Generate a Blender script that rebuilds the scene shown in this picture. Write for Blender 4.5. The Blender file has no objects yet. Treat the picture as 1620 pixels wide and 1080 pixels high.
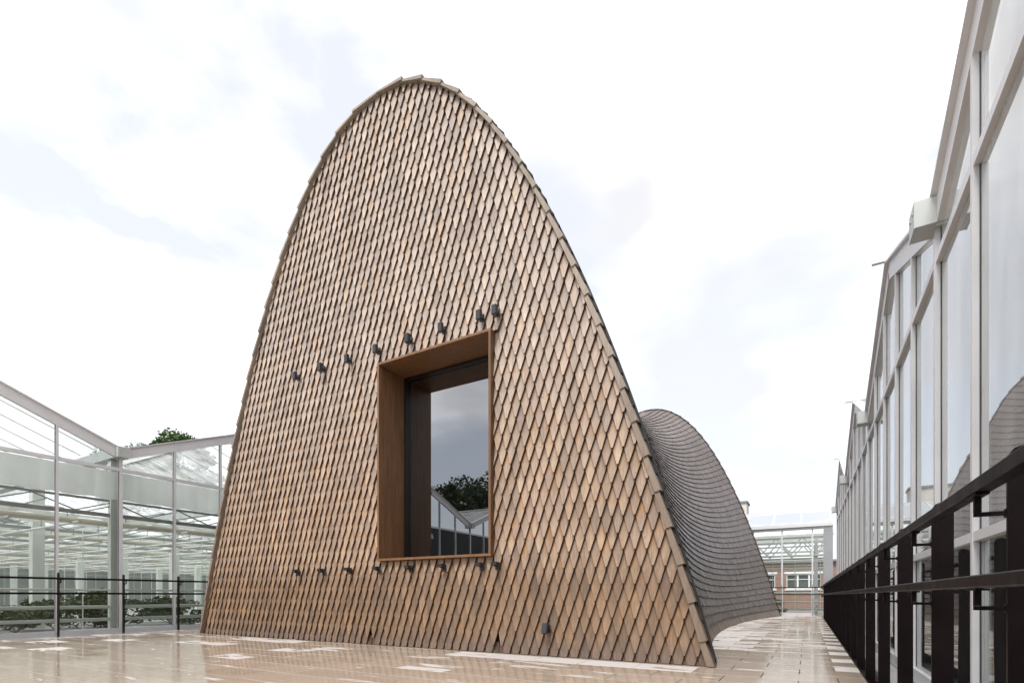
import bpy, math, random
import numpy as np
from mathutils import Vector, Matrix, noise as mnoise
random.seed(7)
rng = np.random.default_rng(7)
R = math.radians
scene = bpy.context.scene
col = scene.collection

# ------------------------------------------------------------------ camera
EYE = 0.752
YAW = R(30.08)
FPX = 807.67                       # focal length in pixels of the 1620 px wide photograph
cam_d = bpy.data.cameras.new('camera')
cam = bpy.data.objects.new('camera', cam_d)
col.objects.link(cam)
cam.location = (0, 0, EYE)
cam.rotation_euler = (R(90), 0, YAW)
cam_d.sensor_width = 36
cam_d.lens = FPX / 1620 * 36
cam_d.shift_y = (941.58 - 540) / 1620
cam_d.clip_start = 0.05
cam_d.clip_end = 3000
scene.camera = cam

# ------------------------------------------------------------------ sky, sun, exposure
SUN_EL, SUN_AZ = R(56), R(185)     # azimuth clockwise from +Y; behind and left of the camera
w = bpy.data.worlds.new('World')
scene.world = w
w.use_nodes = True
nt = w.node_tree
nt.nodes.clear()
N = nt.nodes.new
out = N('ShaderNodeOutputWorld')
sky = N('ShaderNodeTexSky')
sky.sky_type = 'NISHITA'
sky.sun_disc = False
sky.sun_elevation = SUN_EL
sky.sun_rotation = SUN_AZ
bg1 = N('ShaderNodeBackground'); bg1.inputs['Strength'].default_value = 0.05
nt.links.new(sky.outputs[0], bg1.inputs[0])
bg2 = N('ShaderNodeBackground'); bg2.inputs['Strength'].default_value = 1.0
tc = N('ShaderNodeTexCoord')
mp = N('ShaderNodeMapping'); mp.inputs['Scale'].default_value = (1, 1, 2.2); mp.inputs['Location'].default_value = (0.2, 4.1, 1.3)
nt.links.new(tc.outputs['Generated'], mp.inputs[0])
n1 = N('ShaderNodeTexNoise'); n1.inputs['Scale'].default_value = 1.9; n1.inputs['Detail'].default_value = 7; n1.inputs['Roughness'].default_value = 0.52
n1.inputs['Distortion'].default_value = 0.25
nt.links.new(mp.outputs[0], n1.inputs[0])
cr = N('ShaderNodeValToRGB')
cr.color_ramp.elements[0].position = 0.43; cr.color_ramp.elements[0].color = (0.0, 0.0, 0.0, 1)
cr.color_ramp.elements[1].position = 0.60; cr.color_ramp.elements[1].color = (1, 1, 1, 1)
nt.links.new(n1.outputs[0], cr.inputs[0])
n2 = N('ShaderNodeTexNoise'); n2.inputs['Scale'].default_value = 1.7; n2.inputs['Detail'].default_value = 4
mp2 = N('ShaderNodeMapping'); mp2.inputs['Location'].default_value = (0.6, 3.1, 2.0); mp2.inputs['Scale'].default_value = (1, 1, 1.8)
nt.links.new(tc.outputs['Generated'], mp2.inputs[0])
nt.links.new(mp2.outputs[0], n2.inputs[0])
cr2 = N('ShaderNodeValToRGB')
cr2.color_ramp.elements[0].position = 0.41; cr2.color_ramp.elements[0].color = (0.672, 0.664, 0.674, 1)
q_ = cr2.color_ramp.elements.new(0.56); q_.color = (1.15, 1.13, 1.15, 1)
cr2.color_ramp.elements[-1].position = 0.68; cr2.color_ramp.elements[-1].color = (2.5, 2.46, 2.48, 1)
nt.links.new(n2.outputs[0], cr2.inputs[0])
nt.links.new(cr2.outputs[0], bg2.inputs[0])
veil = N('ShaderNodeBackground'); veil.inputs[0].default_value = (0.572, 0.572, 0.580, 1); veil.inputs[1].default_value = 1.0
add = N('ShaderNodeAddShader')
nt.links.new(bg1.outputs[0], add.inputs[0]); nt.links.new(veil.outputs[0], add.inputs[1])
mx = N('ShaderNodeMixShader')
nt.links.new(cr.outputs[0], mx.inputs[0])
nt.links.new(add.outputs[0], mx.inputs[1])
nt.links.new(bg2.outputs[0], mx.inputs[2])
nt.links.new(mx.outputs[0], out.inputs[0])

sd = bpy.data.lights.new('sun', 'SUN')
sd.energy = 2.4
sd.angle = R(22)
sd.color = (1.0, 0.97, 0.93)
sun = bpy.data.objects.new('sun', sd)
col.objects.link(sun)
sdir = Vector((math.sin(SUN_AZ) * math.cos(SUN_EL), math.cos(SUN_AZ) * math.cos(SUN_EL), math.sin(SUN_EL)))
sun.rotation_euler = sdir.to_track_quat('Z', 'Y').to_euler()
sun.location = (-20, -30, 40)

scene.view_settings.view_transform = 'Standard'
scene.view_settings.look = 'None'
scene.view_settings.exposure = 0.5
scene.view_settings.gamma = 1
scene.view_settings.use_curve_mapping = False
scene.cycles.transparent_max_bounces = 24
scene.cycles.max_bounces = 10
scene.cycles.glossy_bounces = 5
scene.cycles.use_denoising = True
scene.cycles.caustics_reflective = False
scene.cycles.caustics_refractive = False

# ------------------------------------------------------------------ helpers
CT, ST = math.cos(YAW), math.sin(YAW)


def proj(x, y, z):
    cx = x * CT + y * ST
    cz = -x * ST + y * CT
    if cz < 0.2:
        return None
    return (810 + FPX * cx / cz, 941.58 - FPX * (z - EYE) / cz)


def proj_area(pts):
    q = [proj(*p) for p in pts]
    if any(a is None for a in q):
        return 0
    cx = sum(a[0] for a in q) / len(q); cy = sum(a[1] for a in q) / len(q)
    if cx < 0 or cx > 1620 or cy < 0 or cy > 1080:
        return 0
    s = 0
    for i in range(len(q)):
        a, b = q[i], q[(i + 1) % len(q)]
        s += a[0] * b[1] - a[1] * b[0]
    return abs(s) / 2


class MB:
    def __init__(self):
        self.v, self.f, self.m, self.at = [], [], [], {}

    def add(self, verts, faces, mi=0, **attrs):
        b = len(self.v)
        self.v += [tuple(p) for p in verts]
        for k, f in enumerate(faces):
            self.f.append(tuple(b + i for i in f))
            self.m.append(mi[k] if isinstance(mi, (list, tuple)) else mi)
        for k, a in attrs.items():
            l = self.at.setdefault(k, [])
            l += [0.0] * (b - len(l))
            l += list(a) if isinstance(a, (list, tuple)) else [a] * len(verts)
        return self

    def box(self, x0, x1, y0, y1, z0, z1, mi=0, **a):
        vs = [(x0, y0, z0), (x1, y0, z0), (x1, y1, z0), (x0, y1, z0), (x0, y0, z1), (x1, y0, z1), (x1, y1, z1), (x0, y1, z1)]
        return self.add(vs, [(3, 2, 1, 0), (4, 5, 6, 7), (0, 1, 5, 4), (1, 2, 6, 5), (2, 3, 7, 6), (3, 0, 4, 7)], mi, **a)

    def bar(self, p, q, wd, ht, up=(0, 0, 1), mi=0):
        p, q = Vector(p), Vector(q)
        d = (q - p).normalized()
        u = Vector(up); s = d.cross(u)
        if s.length < 1e-4:
            s = d.cross(Vector((0, 1, 0)))
        s.normalize(); u = s.cross(d).normalized()
        vs = []
        for c in (p, q):
            for a, b in ((-1, -1), (1, -1), (1, 1), (-1, 1)):
                vs.append(c + s * a * wd / 2 + u * b * ht / 2)
        return self.add(vs, [(0, 1, 2, 3), (7, 6, 5, 4), (0, 4, 5, 1), (1, 5, 6, 2), (2, 6, 7, 3), (3, 7, 4, 0)], mi)

    def tube(self, pts, rad, n=8, cap=True, mi=0):
        pts = [Vector(p) for p in pts]
        rads = rad if isinstance(rad, (list, tuple)) else [rad] * len(pts)
        vs, fs = [], []
        ref = Vector((0, 0, 1))
        for i, p in enumerate(pts):
            d = (pts[min(i + 1, len(pts) - 1)] - pts[max(i - 1, 0)]).normalized()
            s = d.cross(ref)
            if s.length < 1e-3:
                s = d.cross(Vector((1, 0, 0)))
            s.normalize(); u = s.cross(d)
            for k in range(n):
                a = 2 * math.pi * k / n
                vs.append(p + (s * math.cos(a) + u * math.sin(a)) * rads[i])
        for i in range(len(pts) - 1):
            for k in range(n):
                a, b = i * n + k, i * n + (k + 1) % n
                fs.append((a, b, b + n, a + n))
        if cap:
            fs.append(tuple(range(n - 1, -1, -1)))
            fs.append(tuple(range((len(pts) - 1) * n, len(pts) * n)))
        return self.add(vs, fs, mi)

    def mesh(self, name, mats):
        me = bpy.data.meshes.new(name)
        me.from_pydata(self.v, [], self.f)
        for m in (mats if isinstance(mats, (list, tuple)) else [mats]):
            me.materials.append(m)
        if any(self.m):
            me.polygons.foreach_set('material_index', self.m)
        for k, l in self.at.items():
            l = l + [0.0] * (len(self.v) - len(l))
            a = me.attributes.new(k, 'FLOAT', 'POINT')
            a.data.foreach_set('value', l)
        me.update()
        return me

    def build(self, name, mats, parent=None, smooth=False):
        return link(name, self.mesh(name, mats), parent, smooth)


def link(name, me, parent=None, smooth=False, loc=None):
    o = bpy.data.objects.new(name, me)
    col.objects.link(o)
    if parent is not None:
        o.parent = parent
    if loc is not None:
        o.location = loc
    if smooth:
        me.polygons.foreach_set('use_smooth', [True] * len(me.polygons))
    return o


def tag(o, label=None, cat=None, group=None, kind=None):
    if label: o['label'] = label
    if cat: o['category'] = cat
    if group: o['group'] = group
    if kind: o['kind'] = kind
    return o


def empty(name, loc=(0, 0, 0)):
    o = bpy.data.objects.new(name, None)
    o.empty_display_size = 0.2
    o.location = loc
    col.objects.link(o)
    return o


def chamfer_box_mesh(name, sx, sy, sz, b, mats):
    """box centred in x and y, top at z=0, its upper edge bevelled"""
    x, y = sx / 2, sy / 2
    lo = [(-x, -y, -sz), (x, -y, -sz), (x, y, -sz), (-x, y, -sz)]
    mi = [(-x, -y, -b), (x, -y, -b), (x, y, -b), (-x, y, -b)]
    hi = [(-x + b, -y + b, 0), (x - b, -y + b, 0), (x - b, y - b, 0), (-x + b, y - b, 0)]
    f = [(8, 9, 10, 11)]
    for i in range(4):
        j = (i + 1) % 4
        f += [(i, j, 4 + j, 4 + i), (4 + i, 4 + j, 8 + j, 8 + i)]
    return lo + mi + hi, f


# ------------------------------------------------------------------ materials
def mat(name):
    m = bpy.data.materials.new(name)
    m.use_nodes = True
    t = m.node_tree
    b = t.nodes['Principled BSDF']
    return m, t, b


class G:
    """small helper to write node graphs"""
    def __init__(self, t): self.t = t

    def n(self, typ, **kw):
        o = self.t.nodes.new(typ)
        for k, v in kw.items(): setattr(o, k, v)
        return o

    def set(self, sock, val):
        if isinstance(val, bpy.types.NodeSocket): self.t.links.new(val, sock)
        elif isinstance(val, bpy.types.Node): self.t.links.new(val.outputs[0], sock)
        else: sock.default_value = val

    def math(self, op, a, b=0.0, c=0.0, clamp=False):
        o = self.n('ShaderNodeMath', operation=op, use_clamp=clamp)
        for i, x in enumerate((a, b, c)): self.set(o.inputs[i], x)
        return o.outputs[0]

    def mix(self, fac, a, b, blend='MIX'):
        o = self.n('ShaderNodeMix', data_type='RGBA', blend_type=blend)
        self.set(o.inputs[0], fac)
        for s, x in ((o.inputs[6], a), (o.inputs[7], b)):
            if isinstance(x, (tuple, list)): s.default_value = (*x[:3], 1)
            else: self.set(s, x)
        return o.outputs[2]

    def pos(self):
        return self.n('ShaderNodeNewGeometry').outputs['Position']

    def scaled(self, vec, s, loc=(0, 0, 0)):
        m = self.n('ShaderNodeMapping')
        self.set(m.inputs[0], vec); m.inputs['Scale'].default_value = s; m.inputs['Location'].default_value = loc
        return m.outputs[0]

    def noise(self, vec, scale, detail=3, rough=0.5, dist=0.0):
        o = self.n('ShaderNodeTexNoise')
        if vec is not None: self.set(o.inputs['Vector'], vec)
        o.inputs['Scale'].default_value = scale; o.inputs['Detail'].default_value = detail
        o.inputs['Roughness'].default_value = rough; o.inputs['Distortion'].default_value = dist
        return o.outputs[0]

    def rng(self, x, a, b, c=0.0, d=1.0, smooth=False):
        o = self.n('ShaderNodeMapRange')
        o.interpolation_type = 'SMOOTHSTEP' if smooth else 'LINEAR'
        self.set(o.inputs[0], x)
        for i, v in zip((1, 2, 3, 4), (a, b, c, d)): o.inputs[i].default_value = v
        return o.outputs[0]

    def attr(self, name, typ='GEOMETRY'):
        o = self.n('ShaderNodeAttribute', attribute_type=typ)
        o.attribute_name = name
        return o.outputs['Fac']

    def both(self, name):
        return self.math('ADD', self.attr(name), self.attr(name, 'OBJECT'))

    def combine(self, x, y, z=0.0):
        o = self.n('ShaderNodeCombineXYZ')
        for i, v in enumerate((x, y, z)): self.set(o.inputs[i], v)
        return o.outputs[0]

    def sep(self, v):
        o = self.n('ShaderNodeSeparateXYZ'); self.set(o.inputs[0], v); return o.outputs

    def bump(self, h, strength, dist):
        o = self.n('ShaderNodeBump'); o.inputs['Strength'].default_value = strength; o.inputs['Distance'].default_value = dist
        self.set(o.inputs['Height'], h); return o.outputs[0]


def simple(name, c, rough=0.6, metal=0.0, var=0.08, scale=3.0, bump=0.0, spec=0.5):
    m, t, b = mat(name); g = G(t)
    p = g.pos()
    n = g.noise(p, scale, 5, 0.6)
    k = g.rng(n, 0.3, 0.7, 1 - var, 1 + var)
    hsv = g.n('ShaderNodeMix', data_type='RGBA', blend_type='MULTIPLY')
    hsv.inputs[0].default_value = 1
    hsv.inputs[6].default_value = (*c, 1)
    t.links.new(k, hsv.inputs[7])
    t.links.new(hsv.outputs[2], b.inputs['Base Color'])
    r = g.rng(n, 0.3, 0.7, max(0.03, rough - 0.08), min(1, rough + 0.08))
    t.links.new(r, b.inputs['Roughness'])
    b.inputs['Metallic'].default_value = metal
    b.inputs['Specular IOR Level'].default_value = spec
    if bump:
        t.links.new(g.bump(g.noise(p, scale * 12, 4), bump, 0.01), b.inputs['Normal'])
    return m


def m_shingle():
    m, t, b = mat('weathered_cedar'); g = G(t)
    tint = g.both('tint'); sv = g.attr('sv'); p = g.pos()
    off = g.math('MULTIPLY', tint, 37.0)
    x, y, z = g.sep(p)
    gv = g.combine(g.math('ADD', g.math('MULTIPLY', x, 95.0), off), off, g.math('MULTIPLY', z, 5.0))
    grain = g.noise(gv, 1.0, 5, 0.6, 0.6)
    fine = g.noise(g.combine(g.math('MULTIPLY', x, 260.0), off, g.math('MULTIPLY', z, 9.0)), 1.0, 3, 0.6)
    blot = g.noise(g.combine(g.math('ADD', g.math('MULTIPLY', x, 16.0), off), off, g.math('MULTIPLY', z, 7.0)), 1.0, 3, 0.6)
    # base hue of each piece
    rp = g.n('ShaderNodeValToRGB'); e = rp.color_ramp.elements
    e[0].position = 0.0; e[0].color = (0.27, 0.23, 0.20, 1)
    e[1].position = 1.0; e[1].color = (0.40, 0.315, 0.24, 1)
    for pos, c in ((0.2, (0.35, 0.30, 0.26)), (0.45, (0.38, 0.325, 0.278)), (0.62, (0.325, 0.283, 0.25)), (0.8, (0.41, 0.355, 0.305)), (0.95, (0.38, 0.30, 0.235))):
        q = e.new(pos); q.color = (*c, 1)
    for q in e: q.color = (q.color[0] * 1.36, q.color[1] * 1.31, q.color[2] * 1.29, 1)
    t.links.new(tint, rp.inputs[0])
    base = rp.outputs[0]
    # fresh orange wood where the piece was covered by its neighbours
    sxv = g.attr('sx')
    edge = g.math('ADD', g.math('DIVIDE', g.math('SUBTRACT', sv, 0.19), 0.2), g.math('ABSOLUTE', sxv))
    fresh = g.math('MULTIPLY', g.rng(g.math('ADD', edge, g.math('MULTIPLY', g.math('SUBTRACT', blot, 0.5), 1.7)), 0.05, 0.85, 0, 1, True),
                   g.rng(g.math('FRACT', g.math('MULTIPLY', tint, 7.31)), 0.05, 0.9, 0.12, 1.0))
    lap_shade = g.rng(g.math('ADD', edge, g.math('MULTIPLY', g.math('SUBTRACT', grain, 0.5), 0.55)), 0.45, 0.98, 0, 1, True)  # contact shade along the laps, put into the colour as a dark band
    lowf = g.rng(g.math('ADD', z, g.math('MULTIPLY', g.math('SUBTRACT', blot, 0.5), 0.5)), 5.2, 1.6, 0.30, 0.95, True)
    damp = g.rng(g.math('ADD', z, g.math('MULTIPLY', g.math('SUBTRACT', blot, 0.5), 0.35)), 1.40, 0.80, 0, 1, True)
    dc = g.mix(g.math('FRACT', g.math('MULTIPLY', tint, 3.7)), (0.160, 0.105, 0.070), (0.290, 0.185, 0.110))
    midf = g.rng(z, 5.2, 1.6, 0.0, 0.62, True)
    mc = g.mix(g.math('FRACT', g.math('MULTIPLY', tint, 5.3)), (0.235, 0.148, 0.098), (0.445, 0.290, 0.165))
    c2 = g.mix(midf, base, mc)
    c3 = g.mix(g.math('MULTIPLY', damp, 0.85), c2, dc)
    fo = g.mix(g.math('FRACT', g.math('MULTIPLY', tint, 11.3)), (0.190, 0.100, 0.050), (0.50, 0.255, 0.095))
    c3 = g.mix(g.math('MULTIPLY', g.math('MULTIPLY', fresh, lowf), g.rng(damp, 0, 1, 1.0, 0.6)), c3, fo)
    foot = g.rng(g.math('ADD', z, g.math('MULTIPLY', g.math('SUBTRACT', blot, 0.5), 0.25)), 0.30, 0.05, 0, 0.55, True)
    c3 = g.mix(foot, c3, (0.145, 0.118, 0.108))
    k = g.math('MULTIPLY', g.rng(grain, 0.25, 0.75, 0.68, 1.24), g.rng(fine, 0.3, 0.7, 0.88, 1.10))
    stre = g.noise(g.combine(g.math('MULTIPLY', x, 5.5), 0.0, g.math('MULTIPLY', z, 0.8)), 1.0, 4, 0.6)
    kk = g.math('MULTIPLY', g.math('MULTIPLY', k, g.rng(blot, 0.25, 0.75, 0.82, 1.10)), g.rng(stre, 0.3, 0.7, 0.80, 1.14))
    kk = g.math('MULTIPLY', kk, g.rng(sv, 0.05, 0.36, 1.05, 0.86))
    c4 = g.mix(1.0, c3, kk, 'MULTIPLY')
    c4 = g.mix(g.math('MULTIPLY', lap_shade, 0.74), c4, (0.085, 0.052, 0.034))
    # a few knots
    vo = g.n('ShaderNodeTexVoronoi'); vo.inputs['Scale'].default_value = 1.0
    t.links.new(g.combine(g.math('ADD', g.math('MULTIPLY', x, 9.0), off), off, g.math('MULTIPLY', z, 4.0)), vo.inputs['Vector'])
    c5 = g.mix(g.rng(vo.outputs['Distance'], 0.03, 0.09, 0.75, 0, True), c4, (0.16, 0.09, 0.05))
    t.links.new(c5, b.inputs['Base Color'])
    b.inputs['Roughness'].default_value = 0.55
    b.inputs['Specular IOR Level'].default_value = 0.35
    t.links.new(g.bump(grain, 0.35, 0.004), b.inputs['Normal'])
    return m


def m_grey():
    m, t, b = mat('silvered_larch'); g = G(t)
    tint = g.both('tint'); foot = g.both('foot'); p = g.pos()
    x, y, z = g.sep(p)
    off = g.math('MULTIPLY', tint, 53.0)
    grain = g.noise(g.combine(g.math('MULTIPLY', y, 60.0), off, g.math('MULTIPLY', z, 5.0)), 1.0, 4, 0.6)
    big = g.noise(p, 0.55, 4, 0.6)
    rp = g.n('ShaderNodeValToRGB'); e = rp.color_ramp.elements
    e[0].position = 0.0; e[0].color = (0.090, 0.066, 0.053, 1)
    e[1].position = 1.0; e[1].color = (0.200, 0.156, 0.128, 1)
    q = e.new(0.5); q.color = (0.122, 0.091, 0.075, 1)
    t.links.new(g.math('ADD', g.math('MULTIPLY', tint, 0.75), g.math('MULTIPLY', big, 0.3)), rp.inputs[0])
    c = g.mix(1.0, rp.outputs[0], g.rng(grain, 0.25, 0.75, 0.78, 1.15), 'MULTIPLY')
    c = g.mix(g.math('MULTIPLY', foot, 0.75), c, (0.235, 0.185, 0.135))
    t.links.new(c, b.inputs['Base Color'])
    b.inputs['Roughness'].default_value = 0.43
    b.inputs['Specular IOR Level'].default_value = 0.6
    t.links.new(g.bump(grain, 0.3, 0.004), b.inputs['Normal'])
    return m


def m_wood(name, c, c2, sx=(40, 40, 3), rough=0.5, spec=0.4):
    m, t, b = mat(name); g = G(t)
    tint = g.both('tint')
    p = g.pos(); off = g.math('MULTIPLY', tint, 29.0)
    v = g.scaled(p, sx)
    ad = g.n('ShaderNodeVectorMath', operation='ADD')
    t.links.new(v, ad.inputs[0]); t.links.new(g.combine(off, off, off), ad.inputs[1])
    n = g.noise(ad.outputs[0], 1.0, 5, 0.6, 0.8)
    cc = g.mix(g.rng(n, 0.3, 0.7, 0, 1), c, c2)
    cc = g.mix(1.0, cc, g.rng(g.math('FRACT', g.math('MULTIPLY', tint, 9.7)), 0, 1, 0.82, 1.12), 'MULTIPLY')
    if name.startswith('verge'):
        zz = g.sep(p)[2]
        cc = g.mix(g.rng(zz, 4.5, 0.6, 0, 0.75, True), cc, g.mix(n, (0.15, 0.105, 0.075), (0.24, 0.175, 0.125)))
    t.links.new(cc, b.inputs['Base Color'])
    b.inputs['Roughness'].default_value = rough
    b.inputs['Specular IOR Level'].default_value = spec
    t.links.new(g.bump(n, 0.2, 0.003), b.inputs['Normal'])
    return m


def m_tile():
    m, t, b = mat('wet_paving'); g = G(t)
    dry = g.both('dry'); tint = g.both('tint'); p = g.pos()
    x, y, z = g.sep(p)
    blot = g.noise(g.scaled(p, (1.3, 5.5, 1.0)), 1.0, 5, 0.6, 0.5)
    fine = g.noise(p, 55.0, 4, 0.6)
    mask = g.rng(g.math('ADD', dry, g.math('MULTIPLY', g.math('SUBTRACT', blot, 0.5), 2.6)), 0.56, 0.72, 0, 1, True)
    wet = g.mix(tint, (0.37, 0.29, 0.22), (0.45, 0.37, 0.295))
    wet = g.mix(g.rng(blot, 0.3, 0.7, 0, 0.35), wet, (0.50, 0.435, 0.37))
    dryc = g.mix(tint, (0.49, 0.452, 0.425), (0.56, 0.53, 0.505))
    c = g.mix(mask, wet, dryc)
    c = g.mix(1.0, c, g.rng(fine, 0.3, 0.7, 0.94, 1.05), 'MULTIPLY')
    t.links.new(c, b.inputs['Base Color'])
    film = g.noise(g.scaled(p, (2.0, 5.0, 1.0)), 1.0, 3, 0.5)
    rw = g.rng(film, 0.35, 0.7, 0.045, 0.16)
    rr = g.n('ShaderNodeMix', data_type='FLOAT')
    t.links.new(mask, rr.inputs[0]); t.links.new(rw, rr.inputs[2]); rr.inputs[3].default_value = 0.6
    t.links.new(rr.outputs[0], b.inputs['Roughness'])
    b.inputs['Specular IOR Level'].default_value = 0.5
    ripple = g.noise(g.scaled(p, (6.0, 6.0, 1.0)), 1.0, 3, 0.5)
    t.links.new(g.bump(g.math('ADD', ripple, g.math('MULTIPLY', fine, 0.03)), 0.10, 0.012), b.inputs['Normal'])
    return m


def m_glass(name, tint=(0.86, 0.92, 0.90), refl=0.10, haze=0.0, hz=(0.8, 0.84, 0.83), rough=0.0, trl=False, ior=1.65):
    """thin pane: transparent with a Fresnel reflection and a streaked pale haze"""
    m = bpy.data.materials.new(name); m.use_nodes = True
    t = m.node_tree; t.nodes.clear(); g = G(t)
    o = g.n('ShaderNodeOutputMaterial')
    tr = g.n('ShaderNodeBsdfTransparent'); tr.inputs[0].default_value = (*tint, 1)
    gl = g.n('ShaderNodeBsdfGlossy'); gl.inputs['Roughness'].default_value = rough; gl.inputs[0].default_value = (0.95, 0.97, 0.97, 1)
    di = g.n('ShaderNodeBsdfTranslucent' if trl else 'ShaderNodeBsdfDiffuse'); di.inputs[0].default_value = (*hz, 1)
    p = g.pos()
    wav = g.noise(g.scaled(p, (0.9, 0.9, 0.9)), 1.0, 2, 0.4)
    t.links.new(g.bump(wav, 0.05, 0.05), gl.inputs['Normal'])
    fr = g.n('ShaderNodeFresnel'); fr.inputs['IOR'].default_value = ior
    fac = g.rng(fr.outputs[0], 0.0, 1.0, refl, 1.0)
    streak = g.noise(g.scaled(p, (1.3, 1.3, 0.35)), 2.0, 4, 0.6)
    hfac = g.rng(streak, 0.3, 0.75, haze * 0.5, haze * 1.5)
    m1 = g.n('ShaderNodeMixShader'); t.links.new(hfac, m1.inputs[0]); t.links.new(tr.outputs[0], m1.inputs[1]); t.links.new(di.outputs[0], m1.inputs[2])
    m2 = g.n('ShaderNodeMixShader'); t.links.new(fac, m2.inputs[0]); t.links.new(m1.outputs[0], m2.inputs[1]); t.links.new(gl.outputs[0], m2.inputs[2])
    t.links.new(m2.outputs[0], o.inputs[0])
    return m


def m_brick():
    m, t, b = mat('red_brick'); g = G(t)
    br = g.n('ShaderNodeTexBrick')
    x, y, z = g.sep(g.pos())
    t.links.new(g.combine(x, z, 0.0), br.inputs['Vector'])
    br.inputs['Scale'].default_value = 1.0
    br.inputs['Brick Width'].default_value = 0.22; br.inputs['Row Height'].default_value = 0.075; br.inputs['Mortar Size'].default_value = 0.008
    br.inputs['Color1'].default_value = (0.31, 0.155, 0.11, 1); br.inputs['Color2'].default_value = (0.245, 0.125, 0.092, 1)
    br.inputs['Mortar'].default_value = (0.35, 0.31, 0.27, 1)
    t.links.new(br.outputs[0], b.inputs['Base Color']); b.inputs['Roughness'].default_value = 0.85
    return m


def m_leaf(name, a, c):
    m, t, b = mat(name); g = G(t)
    tint = g.attr('tint')
    cc = g.mix(tint, a, c)
    t.links.new(cc, b.inputs['Base Color']); b.inputs['Roughness'].default_value = 0.55
    b.inputs['Specular IOR Level'].default_value = 0.3
    return m


def m_dark_glass():
    m, t, b = mat('tinted_pane'); t.nodes.clear(); g = G(t)
    o = g.n('ShaderNodeOutputMaterial')
    d = g.n('ShaderNodeBsdfDiffuse'); d.inputs[0].default_value = (0.003, 0.0027, 0.0027, 1)
    gl = g.n('ShaderNodeBsdfGlossy'); gl.inputs['Roughness'].default_value = 0.0; gl.inputs[0].default_value = (0.93, 0.96, 1.0, 1)
    fr = g.n('ShaderNodeFresnel'); fr.inputs['IOR'].default_value = 1.5
    fac = g.rng(fr.outputs[0], 0.0, 1.0, 0.24, 1.0)
    wav = g.noise(g.scaled(g.pos(), (0.7, 0.7, 0.7)), 1.0, 2, 0.4)
    t.links.new(g.bump(wav, 0.02, 0.05), gl.inputs['Normal'])
    mxx = g.n('ShaderNodeMixShader'); t.links.new(fac, mxx.inputs[0]); t.links.new(d.outputs[0], mxx.inputs[1]); t.links.new(gl.outputs[0], mxx.inputs[2])
    t.links.new(mxx.outputs[0], o.inputs[0])
    return m


def m_cloth(name, c, tl=0.5):
    m = bpy.data.materials.new(name); m.use_nodes = True
    t = m.node_tree; t.nodes.clear(); g = G(t)
    o = g.n('ShaderNodeOutputMaterial'); d = g.n('ShaderNodeBsdfDiffuse'); l = g.n('ShaderNodeBsdfTranslucent')
    n = g.noise(g.pos(), 1.4, 4, 0.6)
    cc = g.mix(1.0, c, g.rng(n, .3, .7, .92, 1.05), 'MULTIPLY')
    t.links.new(cc, d.inputs[0]); t.links.new(cc, l.inputs[0])
    mm = g.n('ShaderNodeMixShader'); mm.inputs[0].default_value = tl
    t.links.new(d.outputs[0], mm.inputs[1]); t.links.new(l.outputs[0], mm.inputs[2]); t.links.new(mm.outputs[0], o.inputs[0])
    return m


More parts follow.
